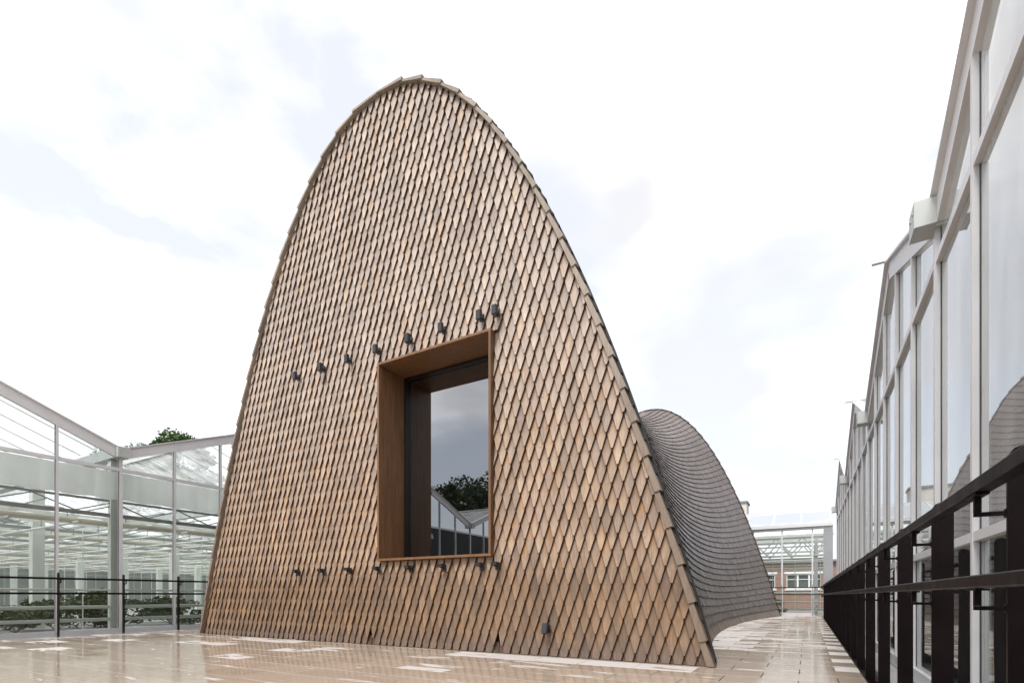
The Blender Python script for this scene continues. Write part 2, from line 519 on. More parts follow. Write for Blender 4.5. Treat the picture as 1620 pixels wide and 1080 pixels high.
M = dict(
    shingle=m_shingle(), grey=m_grey(),
    shingle_edge=simple('shaded_cedar_edge', (0.150, 0.082, 0.045), 0.8, var=0.3, scale=9, spec=0.2),  # side faces darkened in colour for the shade in the gaps
    grey_edge=simple('dark_larch_edge', (0.055, 0.048, 0.045), 0.8, var=0.3, scale=9, spec=0.2),  # darker colour on the sides and lower ends of the slats
    verge=m_wood('verge_board_timber', (0.25, 0.20, 0.16), (0.36, 0.305, 0.25), (26, 26, 4), 0.65),
    lining=m_wood('oiled_lining', (0.140, 0.070, 0.032), (0.245, 0.132, 0.065), (22, 22, 2.0), 0.42),
    backing=simple('black_membrane', (0.020, 0.016, 0.014), 0.9, var=0.2),
    bronze=simple('dark_bronze_frame', (0.022, 0.016, 0.014), 0.4, 0.3),
    pane=m_dark_glass(),
    tile=m_tile(),
    joint=simple('joint_bed', (0.09, 0.075, 0.06), 0.9, var=0.2),
    fence=simple('painted_dark_steel', (0.0080, 0.0042, 0.0046), 0.48, 0.0, var=0.2, scale=7, spec=0.16),
    alu=simple('mill_aluminium', (0.70, 0.70, 0.715), 0.42, 0.10, var=0.06),
    white=simple('white_coated_aluminium', (0.72, 0.715, 0.725), 0.40, 0.0, var=0.04),
    gasket=simple('black_gasket', (0.02, 0.02, 0.022), 0.6),
    glass=m_glass('greenhouse_glass', (0.972, 0.988, 0.978), 0.0, 0.015, ior=1.30),
    glass_b=m_glass('far_glass', (0.965, 0.98, 0.97), 0.0, 0.02, ior=1.25),
    glass_r=m_glass('greenhouse_glass_sheen', (0.93, 0.955, 0.945), 0.22, 0.44, (0.90, 0.91, 0.915)),  # strong white haze painted in for the bright sky reflection
    glass_l=m_glass('greenhouse_glass_low', (0.90, 0.93, 0.92), 0.12, 0.03),
    roofglass=m_glass('roof_glass', (0.985, 0.995, 0.992), 0.0, 0.42, (1.0, 1.0, 1.0), 0.05, True, 1.02),
    galv=simple('galvanised_steel', (0.50, 0.525, 0.51), 0.5, 0.15, var=0.08),
    galvd=simple('dull_galvanised_steel', (0.33, 0.345, 0.335), 0.5, 0.1, var=0.1),
    pipe=simple('pale_green_pipe', (0.66, 0.70, 0.65), 0.5, 0.0, var=0.05),
    cloth=m_cloth('white_screen_cloth', (0.86, 0.875, 0.845), .55),
    cream=m_cloth('cream_screen_cloth', (0.70, 0.68, 0.61), .4),
    farwall=m_cloth('far_screen', (0.40, 0.43, 0.41), .3),
    concrete=simple('grey_concrete', (0.34, 0.34, 0.33), 0.85, var=0.12, scale=2),
    soil=simple('greenhouse_soil', (0.07, 0.06, 0.05), 0.95, var=0.3, scale=2),
    ground=simple('garden_ground', (0.10, 0.11, 0.07), 0.95, var=0.3, scale=0.4),
    panel=simple('grey_cladding', (0.36, 0.37, 0.385), 0.45, 0.3, var=0.05),
    lamp=simple('anthracite_lamp', (0.022, 0.023, 0.027), 0.5, 0.0),
    lens=simple('lamp_lens', (0.02, 0.02, 0.022), 0.12),
    brick=m_brick(),
    wpaint=simple('white_window_paint', (0.78, 0.78, 0.76), 0.5),
    dglass=simple('old_window_glass', (0.06, 0.075, 0.075), 0.05, spec=0.8),
    render=simple('pale_render', (0.62, 0.59, 0.54), 0.9, var=0.1, scale=1.5),
    slate=simple('grey_roof', (0.22, 0.215, 0.21), 0.7, var=0.15),
    bark=simple('bark', (0.10, 0.08, 0.06), 0.9, var=0.3, scale=6),
    leaf=m_leaf('leaf_green', (0.045, 0.085, 0.02), (0.11, 0.17, 0.045)),
    leafd=m_leaf('leaf_dark', (0.025, 0.045, 0.014), (0.07, 0.10, 0.035)),
    leafp=m_leaf('leaf_pale', (0.16, 0.18, 0.11), (0.42, 0.42, 0.33)),
)

# ------------------------------------------------------------------ layout
XC = -5.657                     # axis of the arch
HW, HA, PW = 4.82, 8.425, 2.11  # half width, height and exponent of the end arches
YF, YR = 5.75, 21.10            # front and rear faces
YM, YL = 13.42, 7.68
INSET, DIP = 0.79, 2.1         # waist
FX0, FX1 = -11.95, 0.452        # paved terrace
FY0, FY1 = -6.0, 22.95
WR, WL, WB = 0.892, -12.40, 23.2  # glass walls: right, left, back
BAY, VAL0 = 1.045, 5.12


def waist(y):
    return max(0.0, 1 - ((y - YM) / YL) ** 2)


# arc-length table of the arch with given half width and height
def arch_table(hw, ha, n=400):
    z = ha * (1 - np.linspace(1, 0, n) ** PW)
    # denser sampling by angle-like parameter: use x from hw to 0
    x = hw * np.linspace(1, 0, n)
    s = np.concatenate([[0], np.cumsum(np.hypot(np.diff(x), np.diff(z)))])
    return x, z, s


AX, AZ, AS = arch_table(HW, HA)
ARC = AS[-1]
NC = int(round(ARC / 0.425))
_tabs = {}


def arch_pt(y, p):
    """point (dx, z) of the section at y, p = fraction of its arc length from the ground to the apex"""
    key = round(y, 3)
    if key not in _tabs:
        g = waist(y)
        _tabs[key] = arch_table(HW - INSET * g, HA - DIP * g, 240)
    x, z, s = _tabs[key]
    if p > 1:
        a = arch_pt(y, 2 - p)
        return (-a[0], a[1])
    return (float(np.interp(p * s[-1], s, x)), float(np.interp(p * s[-1], s, z)))


def arch_half(z):
    return HW * max(0.0, 1 - z / HA) ** (1 / PW)


# ------------------------------------------------------------------ ground and terrace
gm = MB(); gm.add([(-400, -400, -0.62), (400, -400, -0.62), (400, 600, -0.62), (-400, 600, -0.62)], [(0, 1, 2, 3)])
tag(gm.build('ground', M['ground']), kind='structure')

fl = MB()
fl.box(FX0, FX1, FY0, FY1, -0.60, -0.022)
floor = fl.build('terrace_floor', M['joint'])
tag(floor, kind='structure')
TX, TY, TG = 0.61, 0.405, 0.007


def base_x(y):
    return XC + HW - INSET * waist(y)


def dryness(x, y):
    r = random.random()
    d = 0.10 + 0.22 * r
    if x > 0.2 and y > 5.9 and r < 0.86: d = 0.86
    elif x > -0.1 and y > 8 and r < 0.25: d = 0.55
    bx = base_x(y)
    if y > 7.5 and x > bx - 0.4:
        dd = x - bx
        if dd < 0.6 and r < 0.9: d = 0.66 + 0.3 * random.random()
        elif dd < 1.3 and r < 0.7: d = 0.58
    if 5.2 < y < 5.64:
        if -4.25 < x < -1.0: d = 0.95
        elif -8.9 < x < -7.0: d = 0.72
        elif x < -9: d = 0.5
    if 4.8 < y < 5.2 and x < -1.8 and r < 0.3: d = 0.5
    if y < 5.2 and r > 0.95: d = 0.58
    if y < 5.0 and x < -6 and r > 0.87: d = 0.72
    if x < -11.2 and r > 0.4: d = 0.6
    return d


tiles = []
row = -30
while True:
    y0 = 5.22 + TY * row
    if y0 > FY1: break
    y1 = min(y0 + TY, FY1)
    if y1 > FY0 and y0 >= FY0 - 0.01:
        xo = -0.375 if row % 2 == 0 else -0.07
        k = math.floor((FX0 - xo) / TX)
        while xo + k * TX < FX1:
            x0, x1 = max(FX0, xo + k * TX), min(FX1, xo + (k + 1) * TX)
            if x1 - x0 > 0.04:
                xm, ym = (x0 + x1) / 2, (y0 + y1) / 2
                # under the pavilion nothing is paved
                if not (YF + 0.35 < ym < YR - 0.4 and abs(xm - XC) < HW - INSET * waist(ym) - 0.5):
                    tiles.append([x0, x1, y0, y1])
            k += 1
    row += 1
for tl in tiles:
    x0, x1, y0, y1 = tl
    tl.append(proj_area([(x0, y0, 0), (x1, y0, 0), (x1, y1, 0), (x0, y1, 0)]))
    if YF < (y0 + y1) / 2 < YR and x1 < base_x((y0 + y1) / 2) - 0.1 and x0 > 2 * XC - base_x((y0 + y1) / 2): tl[4] = 0
    if y0 > 5.8 and x0 < -5: tl[4] *= 0.2
order = sorted(range(len(tiles)), key=lambda i: -tiles[i][4])
single = set(order[:296])
rest = MB()
tile_cache = {}
for i, (x0, x1, y0, y1, a) in enumerate(tiles):
    sx, sy = x1 - x0 - TG, y1 - y0 - TG
    xm, ym = (x0 + x1) / 2, (y0 + y1) / 2
    v, f = chamfer_box_mesh('tile', sx, sy, 0.02, 0.0022, None)
    rx, ry = random.gauss(0, 0.0014), random.gauss(0, 0.0012)
    dz = random.gauss(0, 0.0004)
    dr, ti = dryness(xm, ym), random.random()
    if i in single:
        key = (round(sx, 3), round(sy, 3))
        if key not in tile_cache:
            tile_cache[key] = MB().add(v, f).mesh('paving_tile', M['tile'])
        o = link('paving_tile', tile_cache[key], floor, loc=(xm, ym, dz))
        o.rotation_euler = (rx, ry, 0)
        o['dry'] = dr; o['tint'] = ti
    else:
        rest.add([(xm + p[0], ym + p[1], dz + p[2] - ry * p[0] + rx * p[1]) for p in v], f, dry=dr, tint=ti)
tag(rest.build('paving_tile', M['tile'], floor), kind='stuff')

# steel channels along the terrace edges
ch = MB()
ch.box(FX1 + 0.004, 0.64, FY0, 22.9, -0.60, -0.10)
ch.box(FX1 + 0.004, FX1 + 0.012, FY0, 22.9, -0.098, -0.004)
ch.box(-12.14, FX0 - 0.004, FY0, 22.9, -0.60, -0.10)
tag(ch.build('edge_channel', M['fence']), kind='structure')
ap = MB()
ap.box(0.645, 12, FY0 - 30, 23, -0.61, -0.06)
ap.box(-40, -12.145, FY0 - 30, 34, -0.61, -0.06)
ap.box(-12.1, 6, 23.0, 31, -0.61, -0.055)
tag(ap.build('greenhouse_ground', M['concrete']), kind='structure')

# ------------------------------------------------------------------ the timber pavilion
pav = empty('timber_pavilion', (XC, (YF + YR) / 2, 0))
tag(pav, 'timber pavilion with tall parabolic arch front in diamond wooden shingles and grey shingled flank', 'pavilion')
pinv = Matrix.Translation(pav.location).inverted()


def into(o):
    o.parent = pav
    o.matrix_parent_inverse = pinv
    return o


WX0, WX1, WZ0, WZ1 = -5.616, -3.600, 1.280, 4.250      # window opening
# backing wall of the front with its opening, as vertical strips
bw = MB()
xs = sorted(set([XC + HW * t for t in np.linspace(-0.995, 0.995, 60)] + [WX0, WX1]))
YB = 5.792


def strip(xa, xb, za, zb, zc, zd, ya, yb):
    bw.add([(xa, ya, za), (xb, ya, zb), (xb, ya, zd), (xa, ya, zc), (xa, yb, za), (xb, yb, zb), (xb, yb, zd), (xa, yb, zc)],
           [(0, 1, 2, 3), (7, 6, 5, 4), (3, 2, 6, 7), (0, 4, 5, 1)])


def top_z(x):
    return HA * (1 - (abs(x - XC) / HW) ** PW) - 0.03


for xa, xb in zip(xs[:-1], xs[1:]):
    ta, tb = max(0.02, top_z(xa)), max(0.02, top_z(xb))
    if xa >= WX0 - 1e-6 and xb <= WX1 + 1e-6:
        strip(xa, xb, -0.05, -0.05, WZ0, WZ0, YB, YB + 0.16)
        strip(xa, xb, WZ1, WZ1, ta, tb, YB, YB + 0.16)
    else:
        strip(xa, xb, -0.05, -0.05, ta, tb, YB, YB + 0.16)
into(bw.build('front_wall', M['backing']))
rw = MB()
rx = [XC + HW * t for t in np.linspace(-0.995, 0.995, 40)]
for xa, xb in zip(rx[:-1], rx[1:]):
    rw.add([(xa, YR - .12, 0), (xb, YR - .12, 0), (xb, YR - .12, max(.02, top_z(xb))), (xa, YR - .12, max(.02, top_z(xa)))], [(3, 2, 1, 0)])
into(rw.build('rear_wall', M['backing']))

# shell under the grey shingles
sh = MB()
ys = np.linspace(YF + 0.05, YR - 0.1, 50)
ps = np.linspace(0, 2, 90)
vs = []
for y in ys:
    for p in ps:
        a = arch_pt(float(y), float(p))
        k = 0.972
        vs.append((XC + a[0] * k, float(y), a[1] * 0.99 - 0.03))
npp = len(ps)
fs = [(i * npp + j, i * npp + j + 1, (i + 1) * npp + j + 1, (i + 1) * npp + j) for i in range(len(ys) - 1) for j in range(npp - 1)]
sh.add(vs, fs)
into(sh.build('roof_shell', M['backing'], smooth=True))

# --- front shingles
PITCH, ROW, SL = 0.1355, 0.1967, 0.43
ZT0, XT0 = 0.105, -2.646
HWS = 0.0628
SLOPE, THK = 0.145, 0.031
Y_TIP = 5.700


def clip(poly, n, c):
    """keep the part of a polygon with n.p <= c"""
    o = []
    for i in range(len(poly)):
        a, b = poly[i], poly[(i + 1) % len(poly)]
        da, db = n[0] * a[0] + n[1] * a[1] - c, n[0] * b[0] + n[1] * b[1] - c
        if da <= 0: o.append(a)
        if (da < 0) != (db < 0) and abs(da - db) > 1e-9:
            t = da / (da - db)
            o.append((a[0] + (b[0] - a[0]) * t, a[1] + (b[1] - a[1]) * t))
    return o


# inner line of the verge boards
segs = []
pp = [arch_pt(YF, p) for p in np.linspace(0, 2, 2 * NC * 2 + 1)]
for a, b in zip(pp[:-1], pp[1:]):
    d = (b[0] - a[0], b[1] - a[1]); L = math.hypot(*d)
    n = (d[1] / L, -d[0] / L)
    segs.append((n, n[0] * (a[0] + XC) + n[1] * a[1] - 0.050, (a[0] + XC, a[1]), (b[0] + XC, b[1])))


def shingle_geo(poly, tipz, jag, tw, dy, tipx=0.0):
    """front face + edges of one shingle; returns verts, faces, material index, sv"""
    n = len(poly)
    cx = sum(p[0] for p in poly) / n; cz = sum(p[1] for p in poly) / n
    fr, bk, sv = [], [], []
    for x, z in poly:
        v = z - tipz
        yy = Y_TIP + SLOPE * v + dy + tw * (x - cx)
        fr.append((x, yy, z))
        bk.append((x + (cx - x) * 0.10, yy + THK, z + (cz - z) * 0.03))
        sv.append(v)
    faces = [tuple(range(n))]
    mi = [0]
    for i in range(n):
        j = (i + 1) % n
        if poly[i][1] - tipz > SL - 0.02 and poly[j][1] - tipz > SL - 0.02: continue
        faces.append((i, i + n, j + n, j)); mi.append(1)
    sx = [(p[0] - tipx) / HWS for p in poly]
    return fr + bk, faces, mi, sv + sv, sx + sx


hexa = [(-0.0105, 0.0), (0.0105, 0.0), (HWS, 0.182), (HWS, SL), (-HWS, SL), (-HWS, 0.182)]
full_meshes = []
for k in range(10):
    h = [(x * (1 + random.uniform(-.03, .02)), z) for x, z in hexa]
    h[0] = (h[0][0] + random.uniform(-.004, .004), random.uniform(-0.006, 0.006)); h[1] = (h[1][0] + random.uniform(-.004, .004), h[0][1] + random.uniform(-.004, .004))
    g_ = shingle_geo(h, 0, 0, random.uniform(-.05, .05), 0)
    b_ = MB().add([(p[0], p[1] - Y_TIP, p[2]) for p in g_[0]], g_[1], g_[2], sv=g_[3], sx=g_[4])
    full_meshes.append((h, b_.mesh('front_shingle', [M['shingle'], M['shingle_edge']])))

cand = []
nrow = int((HA - ZT0) / ROW) + 1
for r in range(-2, nrow + 1):
    zt = ZT0 + ROW * r
    xo = XT0 + (PITCH / 2 if r % 2 else 0)
    for k in range(-75, 20):
        xt = xo + k * PITCH
        if abs(xt - XC) > HW + 0.2: continue
        which = random.randrange(10)
        poly = [(xt + x, zt + z) for x, z in full_meshes[which][0]]
        whole = True
        if min(p[1] for p in poly) < 0.006:
            poly = clip(poly, (0, -1), -0.006); whole = False
        if len(poly) < 3: continue
        if zt < 0.0 and random.random() < 0.02: continue
        # inside the arch
        outside = False
        for n, c, a, b in segs:
            if max(n[0] * p[0] + n[1] * p[1] - c for p in poly) > 0:
                if (a[1] + b[1]) / 2 < 0.01 and abs(n[1]) > 0.99: continue
                poly = clip(poly, n, c); whole = False
                if len(poly) < 3: outside = True; break
        if outside: continue
        # around the window
        m_ = 0.0
        if max(p[0] for p in poly) > WX0 - m_ and min(p[0] for p in poly) < WX1 + m_ and max(p[1] for p in poly) > WZ0 - m_ and min(p[1] for p in poly) < WZ1 + m_:
            opts = [clip(poly, (1, 0), WX0 - 0.012), clip(poly, (-1, 0), -WX1 - 0.012), clip(poly, (0, 1), WZ0 - 0.012), clip(poly, (0, -1), -WZ1 - 0.012)]

            def ar(q):
                return 0 if len(q) < 3 else abs(sum(q[i][0] * q[(i + 1) % len(q)][1] - q[(i + 1) % len(q)][0] * q[i][1] for i in range(len(q)))) / 2
            full = ar(poly)
            best = max(opts, key=ar)
            if ar(best) < 0.0006: continue
            if ar(best) < full - 1e-6:
                poly = best; whole = False
        vis = [(xt, 5.7, max(zt, .03)), (xt + HWS, 5.7, zt + ROW), (xt, 5.7, zt + 2 * ROW), (xt - HWS, 5.7, zt + ROW)]
        ok = zt > -0.12 and len(poly) >= 4 and abs(xt - XC) < arch_half(max(zt + 0.1, 0)) - 0.1
        if WX0 < xt < WX1 and WZ0 - 0.3 < zt + 0.1 < WZ1 + 0.02: ok = ok and whole
        cand.append((proj_area(vis) if ok else 0, xt, zt, which, poly, whole))
cand.sort(key=lambda c: -c[0])
rest = MB()
for i, (a, xt, zt, which, poly, whole) in enumerate(cand):
    ti = random.random()
    dy = random.uniform(-0.003, 0.003)
    if i < 298:
        if whole:
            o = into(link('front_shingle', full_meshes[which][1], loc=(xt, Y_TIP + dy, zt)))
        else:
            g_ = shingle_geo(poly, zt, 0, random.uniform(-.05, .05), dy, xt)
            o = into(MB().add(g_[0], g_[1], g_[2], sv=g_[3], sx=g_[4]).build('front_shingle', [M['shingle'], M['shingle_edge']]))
        o['tint'] = ti
    else:
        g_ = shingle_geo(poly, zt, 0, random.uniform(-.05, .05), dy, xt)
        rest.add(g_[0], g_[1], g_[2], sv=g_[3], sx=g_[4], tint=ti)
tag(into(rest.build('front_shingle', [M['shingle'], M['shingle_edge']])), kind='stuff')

# --- verge boards: one per course along the arch, lapped like the courses behind
COURSE0 = 0.29
marks = [0.0] + [(COURSE0 + i * 0.4255) / ARC for i in range(60) if (COURSE0 + i * 0.4255) / ARC < 0.975] + [1.0]
NCR = len(marks) - 1
for side in (1, -1):
    for j in range(NCR):
        a = arch_pt(YF, marks[j]); b = arch_pt(YF, marks[j + 1] + 0.006)
        A, B = Vector((XC + side * a[0], 0, a[1])), Vector((XC + side * b[0], 0, b[1]))
        if j == NCR - 1:
            b = arch_pt(YF, 1.0); B = Vector((XC + side * b[0], 0, b[1]))
        d = (B - A).normalized()
        n = Vector((d.z * side, 0, -d.x * side))
        vs = []
        wi = (0.080 if side > 0 else 0.062) - (0.034 if side > 0 else 0.014) * marks[j]
        up_ = 0.0 if side > 0 else -0.008
        for P, o_out, o_in, yf in ((A, up_, -wi, 5.650), (B, -0.028, -wi - .006, 5.668)):
            for off, y in ((o_in, yf), (o_out, yf), (o_out, yf + 0.12), (o_in, yf + 0.12)):
                vs.append((P.x + n.x * off, y + random.uniform(-.002, .002), max(0.01, P.z + n.z * off)))
        f = [(0, 1, 5, 4), (1, 2, 6, 5), (3, 2, 1, 0), (4, 5, 6, 7), (0, 4, 7, 3)]
        if side < 0: f = [t[::-1] for t in f]
        o = into(MB().add(vs, f).build('verge_board', M['verge']))
        o['tint'] = random.random()
for side in (1,):
    for j in range(NCR):
        a = arch_pt(YR, marks[j]); b = arch_pt(YR, marks[j + 1])
        A, B = Vector((XC + side * a[0], 0, a[1])), Vector((XC + side * b[0], 0, b[1]))
        d = (B - A).normalized(); n = Vector((d.z * side, 0, -d.x * side)); vs = []
        for P, oo in ((A, 0.014), (B, -0.014)):
            for off, y in ((-.06, YR + .004), (oo, YR + .004), (oo, YR + .06), (-.06, YR + .06)):
                vs.append((P.x + n.x * off, y, max(.01, P.z + n.z * off)))
        o = into(MB().add(vs, [(0, 1, 5, 4), (1, 2, 6, 5), (3, 2, 1, 0), (4, 5, 6, 7), (2, 3, 7, 6)]).build('rear_verge_board', M['grey']))
        o['tint'] = random.random()

# --- grey shingles on the flanks
NYS = 168
yy = np.linspace(YF - 0.03, YR - 0.02, NYS + 1)
marks2 = [marks[0], marks[0] + (marks[1] - marks[0]) * .95]
for a_, b_ in zip(marks[1:-1], marks[2:]): marks2 += [(a_ + b_) / 2, b_]
gl = []
for side in (1, -1):
    for j in range(len(marks2) - 1):
        p0, p1 = marks2[j], min(marks2[j + 1] + 0.008, 1.0)
        for i in range(NYS):
            gl.append((side, j, p0, p1, i))


def grey_geo(side, p0, p1, i, rnd, j_):
    sh_ = (float(yy[1]) - float(yy[0])) * (0.25 if j_ % 2 else -0.25)
    y0, y1 = max(YF - .03, float(yy[i]) + 0.0055 + sh_), min(YR, float(yy[i + 1]) - 0.0055 + sh_)
    jit = rnd.uniform(-0.0012, 0.0012)
    pts = []
    for y in (y0, y1):
        for p in (max(0, p0 + jit * (p0 > 0)), p1):
            a = arch_pt(y, p); a2 = arch_pt(y, min(2, p + 0.01)); a1 = arch_pt(y, max(0, p - 0.01))
            dx, dz = a2[0] - a1[0], a2[1] - a1[1]
            L = math.hypot(dx, dz)
            pts.append((a, (dz / L, -dx / L), y))
    (a00, n00, _), (a01, n01, _), (a10, n10, _), (a11, n11, _) = pts
    lift = 0.042 + rnd.uniform(-0.002, 0.002)
    tw = rnd.uniform(-0.002, 0.002)

    def P(a, n, off, y): return (XC + side * (a[0] + n[0] * off), y, max(0.006, a[1] + n[1] * off))
    lift -= 0.034
    v = [P(a00, n00, lift + tw, y0), P(a10, n10, lift - tw, y1), P(a11, n11, -0.024, y1), P(a01, n01, -0.024, y0),
         P(a00, n00, lift + tw - 0.024, y0), P(a10, n10, lift - tw - 0.024, y1), P(a11, n11, -0.046, y1), P(a01, n01, -0.046, y0)]
    f = [(0, 1, 2, 3), (0, 4, 5, 1), (0, 3, 7, 4), (1, 5, 6, 2)]
    if side < 0: f = [t[::-1] for t in f]
    return v, f, [0, 1, 1, 1]


def hidden_by_front(x, y, z):
    t = YF / y
    px, pz = x * t, EYE + (z - EYE) * t
    return abs(px - XC) < arch_half(max(0, pz)) and pz < HA


scored = []
rr = random.Random(3)
for q in gl:
    v, f, mi = grey_geo(q[0], q[2], q[3], q[4], rr, q[1])
    a = 0
    if q[0] > 0:
        c = [sum(p[k] for p in v[:4]) / 4 for k in range(3)]
        if not hidden_by_front(*c):
            n = (Vector(v[1]) - Vector(v[0])).cross(Vector(v[3]) - Vector(v[0]))
            if n.dot(Vector((0, 0, EYE)) - Vector(c)) > 0: a = proj_area(v[:4])
    scored.append((a, v, f, mi, q))
scored.sort(key=lambda s: -s[0])
rest = MB(); rest2 = MB()
for i, (a, v, f, mi, q) in enumerate(scored):
    ti = min(1, max(0, random.gauss(.46, .2))) if random.random() > .06 else random.random()
    ft = 1.0 if q[1] == 0 else 0.0
    if i < 298:
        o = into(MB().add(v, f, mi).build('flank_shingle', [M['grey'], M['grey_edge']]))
        o['tint'] = ti; o['foot'] = ft
    else:
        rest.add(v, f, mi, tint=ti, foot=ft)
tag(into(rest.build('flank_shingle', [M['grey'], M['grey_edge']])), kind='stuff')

# --- window
LT = 0.028
YA, YBK = 5.645, 6.26
for nm, bx in (('window_lining', (WX0 - 0.006, WX0 + LT, WZ0 + LT, WZ1 - LT)), ('window_lining', (WX1 - LT, WX1 + 0.006, WZ0 + LT, WZ1 - LT)),
               ('window_lining', (WX0 - 0.006, WX1 + 0.006, WZ1 - LT + 0.001, WZ1 + 0.006)), ('window_lining', (WX0 - 0.006, WX1 + 0.006, WZ0 - 0.006, WZ0 + LT - 0.001))):
    o = into(MB().box(bx[0], bx[1], YA, YBK, bx[2], bx[3]).build(nm, M['lining']))
    o['tint'] = random.random()
FW = 0.035
fa, fb, fc, fd = WX0 + LT + .001, WX1 - LT - .001, WZ0 + LT + .001, WZ1 - LT - .001
wf = MB()
wf.box(fa, fa + FW, 6.20, 6.30, fc, fd); wf.box(fb - FW, fb, 6.20, 6.30, fc, fd)
wf.box(fa + FW, fb - FW, 6.20, 6.30, fd - FW, fd); wf.box(fa + FW, fb - FW, 6.20, 6.30, fc, fc + FW * 0.5)
wfo = into(wf.build('window_frame', M['bronze']))
into(MB().box(fa + 0.01, fb - 0.01, 6.262, 6.280, fc + 0.01, fd - 0.01).build('window_pane', M['pane']))

# ------------------------------------------------------------------ wall lamps
lx = [-7.487, -6.859, -6.243, -5.632, -5.000, -4.394, -3.760, -3.515]
ordn = ['leftmost', 'second', 'third', 'fourth', 'fifth', 'sixth', 'seventh', 'rightmost']
beside = ['far left of window', 'left of window', 'well left of window', 'at the upper left corner of window', 'above the left half of window',
          'above the middle of window', 'above the right end of window', 'at the upper right corner of window']
body = MB()
bw_, bh_, bd_ = 0.037, 0.064, 0.026
vsx = [(-bw_, -bd_, -bh_), (bw_, -bd_, -bh_), (bw_, bd_, -bh_), (-bw_, bd_, -bh_), (-bw_, -bd_, bh_), (bw_, -bd_, bh_), (bw_, bd_, bh_), (-bw_, bd_, bh_)]
import bmesh


def bevel_box(name, hx, hy, hz, bev, m):
    bm = bmesh.new()
    bmesh.ops.create_cube(bm, size=1)
    for v in bm.verts: v.co = (v.co.x * 2 * hx, v.co.y * 2 * hy, v.co.z * 2 * hz)
    bmesh.ops.bevel(bm, geom=bm.edges[:], offset=bev, segments=2, affect='EDGES')
    me = bpy.data.meshes.new(name); bm.to_mesh(me); bm.free(); me.materials.append(m)
    return me


lamp_body = bevel_box('lamp_body', bw_, bd_, bh_, 0.006, M['lamp'])
lamp_lens = bevel_box('lamp_lens', bw_ * 0.82, bd_ * .8, 0.004, 0.002, M['lens'])
arm = MB(); arm.tube([(0, 0.085, -0.03), (0, 0.02, -0.03)], 0.014, 8); arm_me = arm.mesh('lamp_arm', M['lamp'])
plate_me = bevel_box('mounting_plate', 0.034, 0.008, 0.05, 0.003, M['lamp'])


flat_body = bevel_box('lamp_body', .046, .034, .021, .005, M['lamp'])
flat_lens = bevel_box('lamp_lens', .038, .026, .004, .002, M['lens'])


def wall_lamp(x, z, label, tilt, group):
    flat = tilt < R(-60)
    if flat:
        r = empty('wall_lamp', (x, 5.69, z)); tag(r, label, 'wall lamp', group)
        b = link('lamp_body', flat_body, r, loc=(0, -0.072, 0)); link('lamp_lens', flat_lens, b, loc=(0, 0, .022))
        link('lamp_arm', arm_me, r, loc=(0, -0.09, 0.008)); link('mounting_plate', plate_me, r, loc=(0, 0.0, -0.025))
        return r
    return wall_lamp_tall(x, z, label, tilt, group)


def wall_lamp_tall(x, z, label, tilt, group):
    r = empty('wall_lamp', (x, 5.69, z))
    tag(r, label, 'wall lamp', group)
    b = link('lamp_body', lamp_body, r, loc=(0, -0.075, 0)); b.rotation_euler = (tilt, 0, 0)
    l = link('lamp_lens', lamp_lens, b, loc=(0, 0, -bh_ - 0.001))
    link('lamp_arm', arm_me, r, loc=(0, -0.09, 0.02))
    link('mounting_plate', plate_me, r, loc=(0, 0.0, -0.005))
    return r


for i, x in enumerate(lx):
    wall_lamp(x, 4.46 + random.uniform(-.008, .008), f'black box wall lamp, {ordn[i]} in upper row, {beside[i]}', R(0), 'wall lamps above the window level')
for i, x in enumerate(lx):
    under = beside[i].replace('above', 'below').replace('upper', 'lower')
    wall_lamp(x, 1.165, f'flat black lamp, {ordn[i]} in lower row, {under}', R(-90), 'wall lamps below the window level')
wall_lamp(-2.786, 0.35, 'single small black wall lamp low on the shingles near the ground', R(-15), None)

# ------------------------------------------------------------------ railings
rail_top_z, rail_mid_z = (1.050, 1.087), (0.774, 0.811)


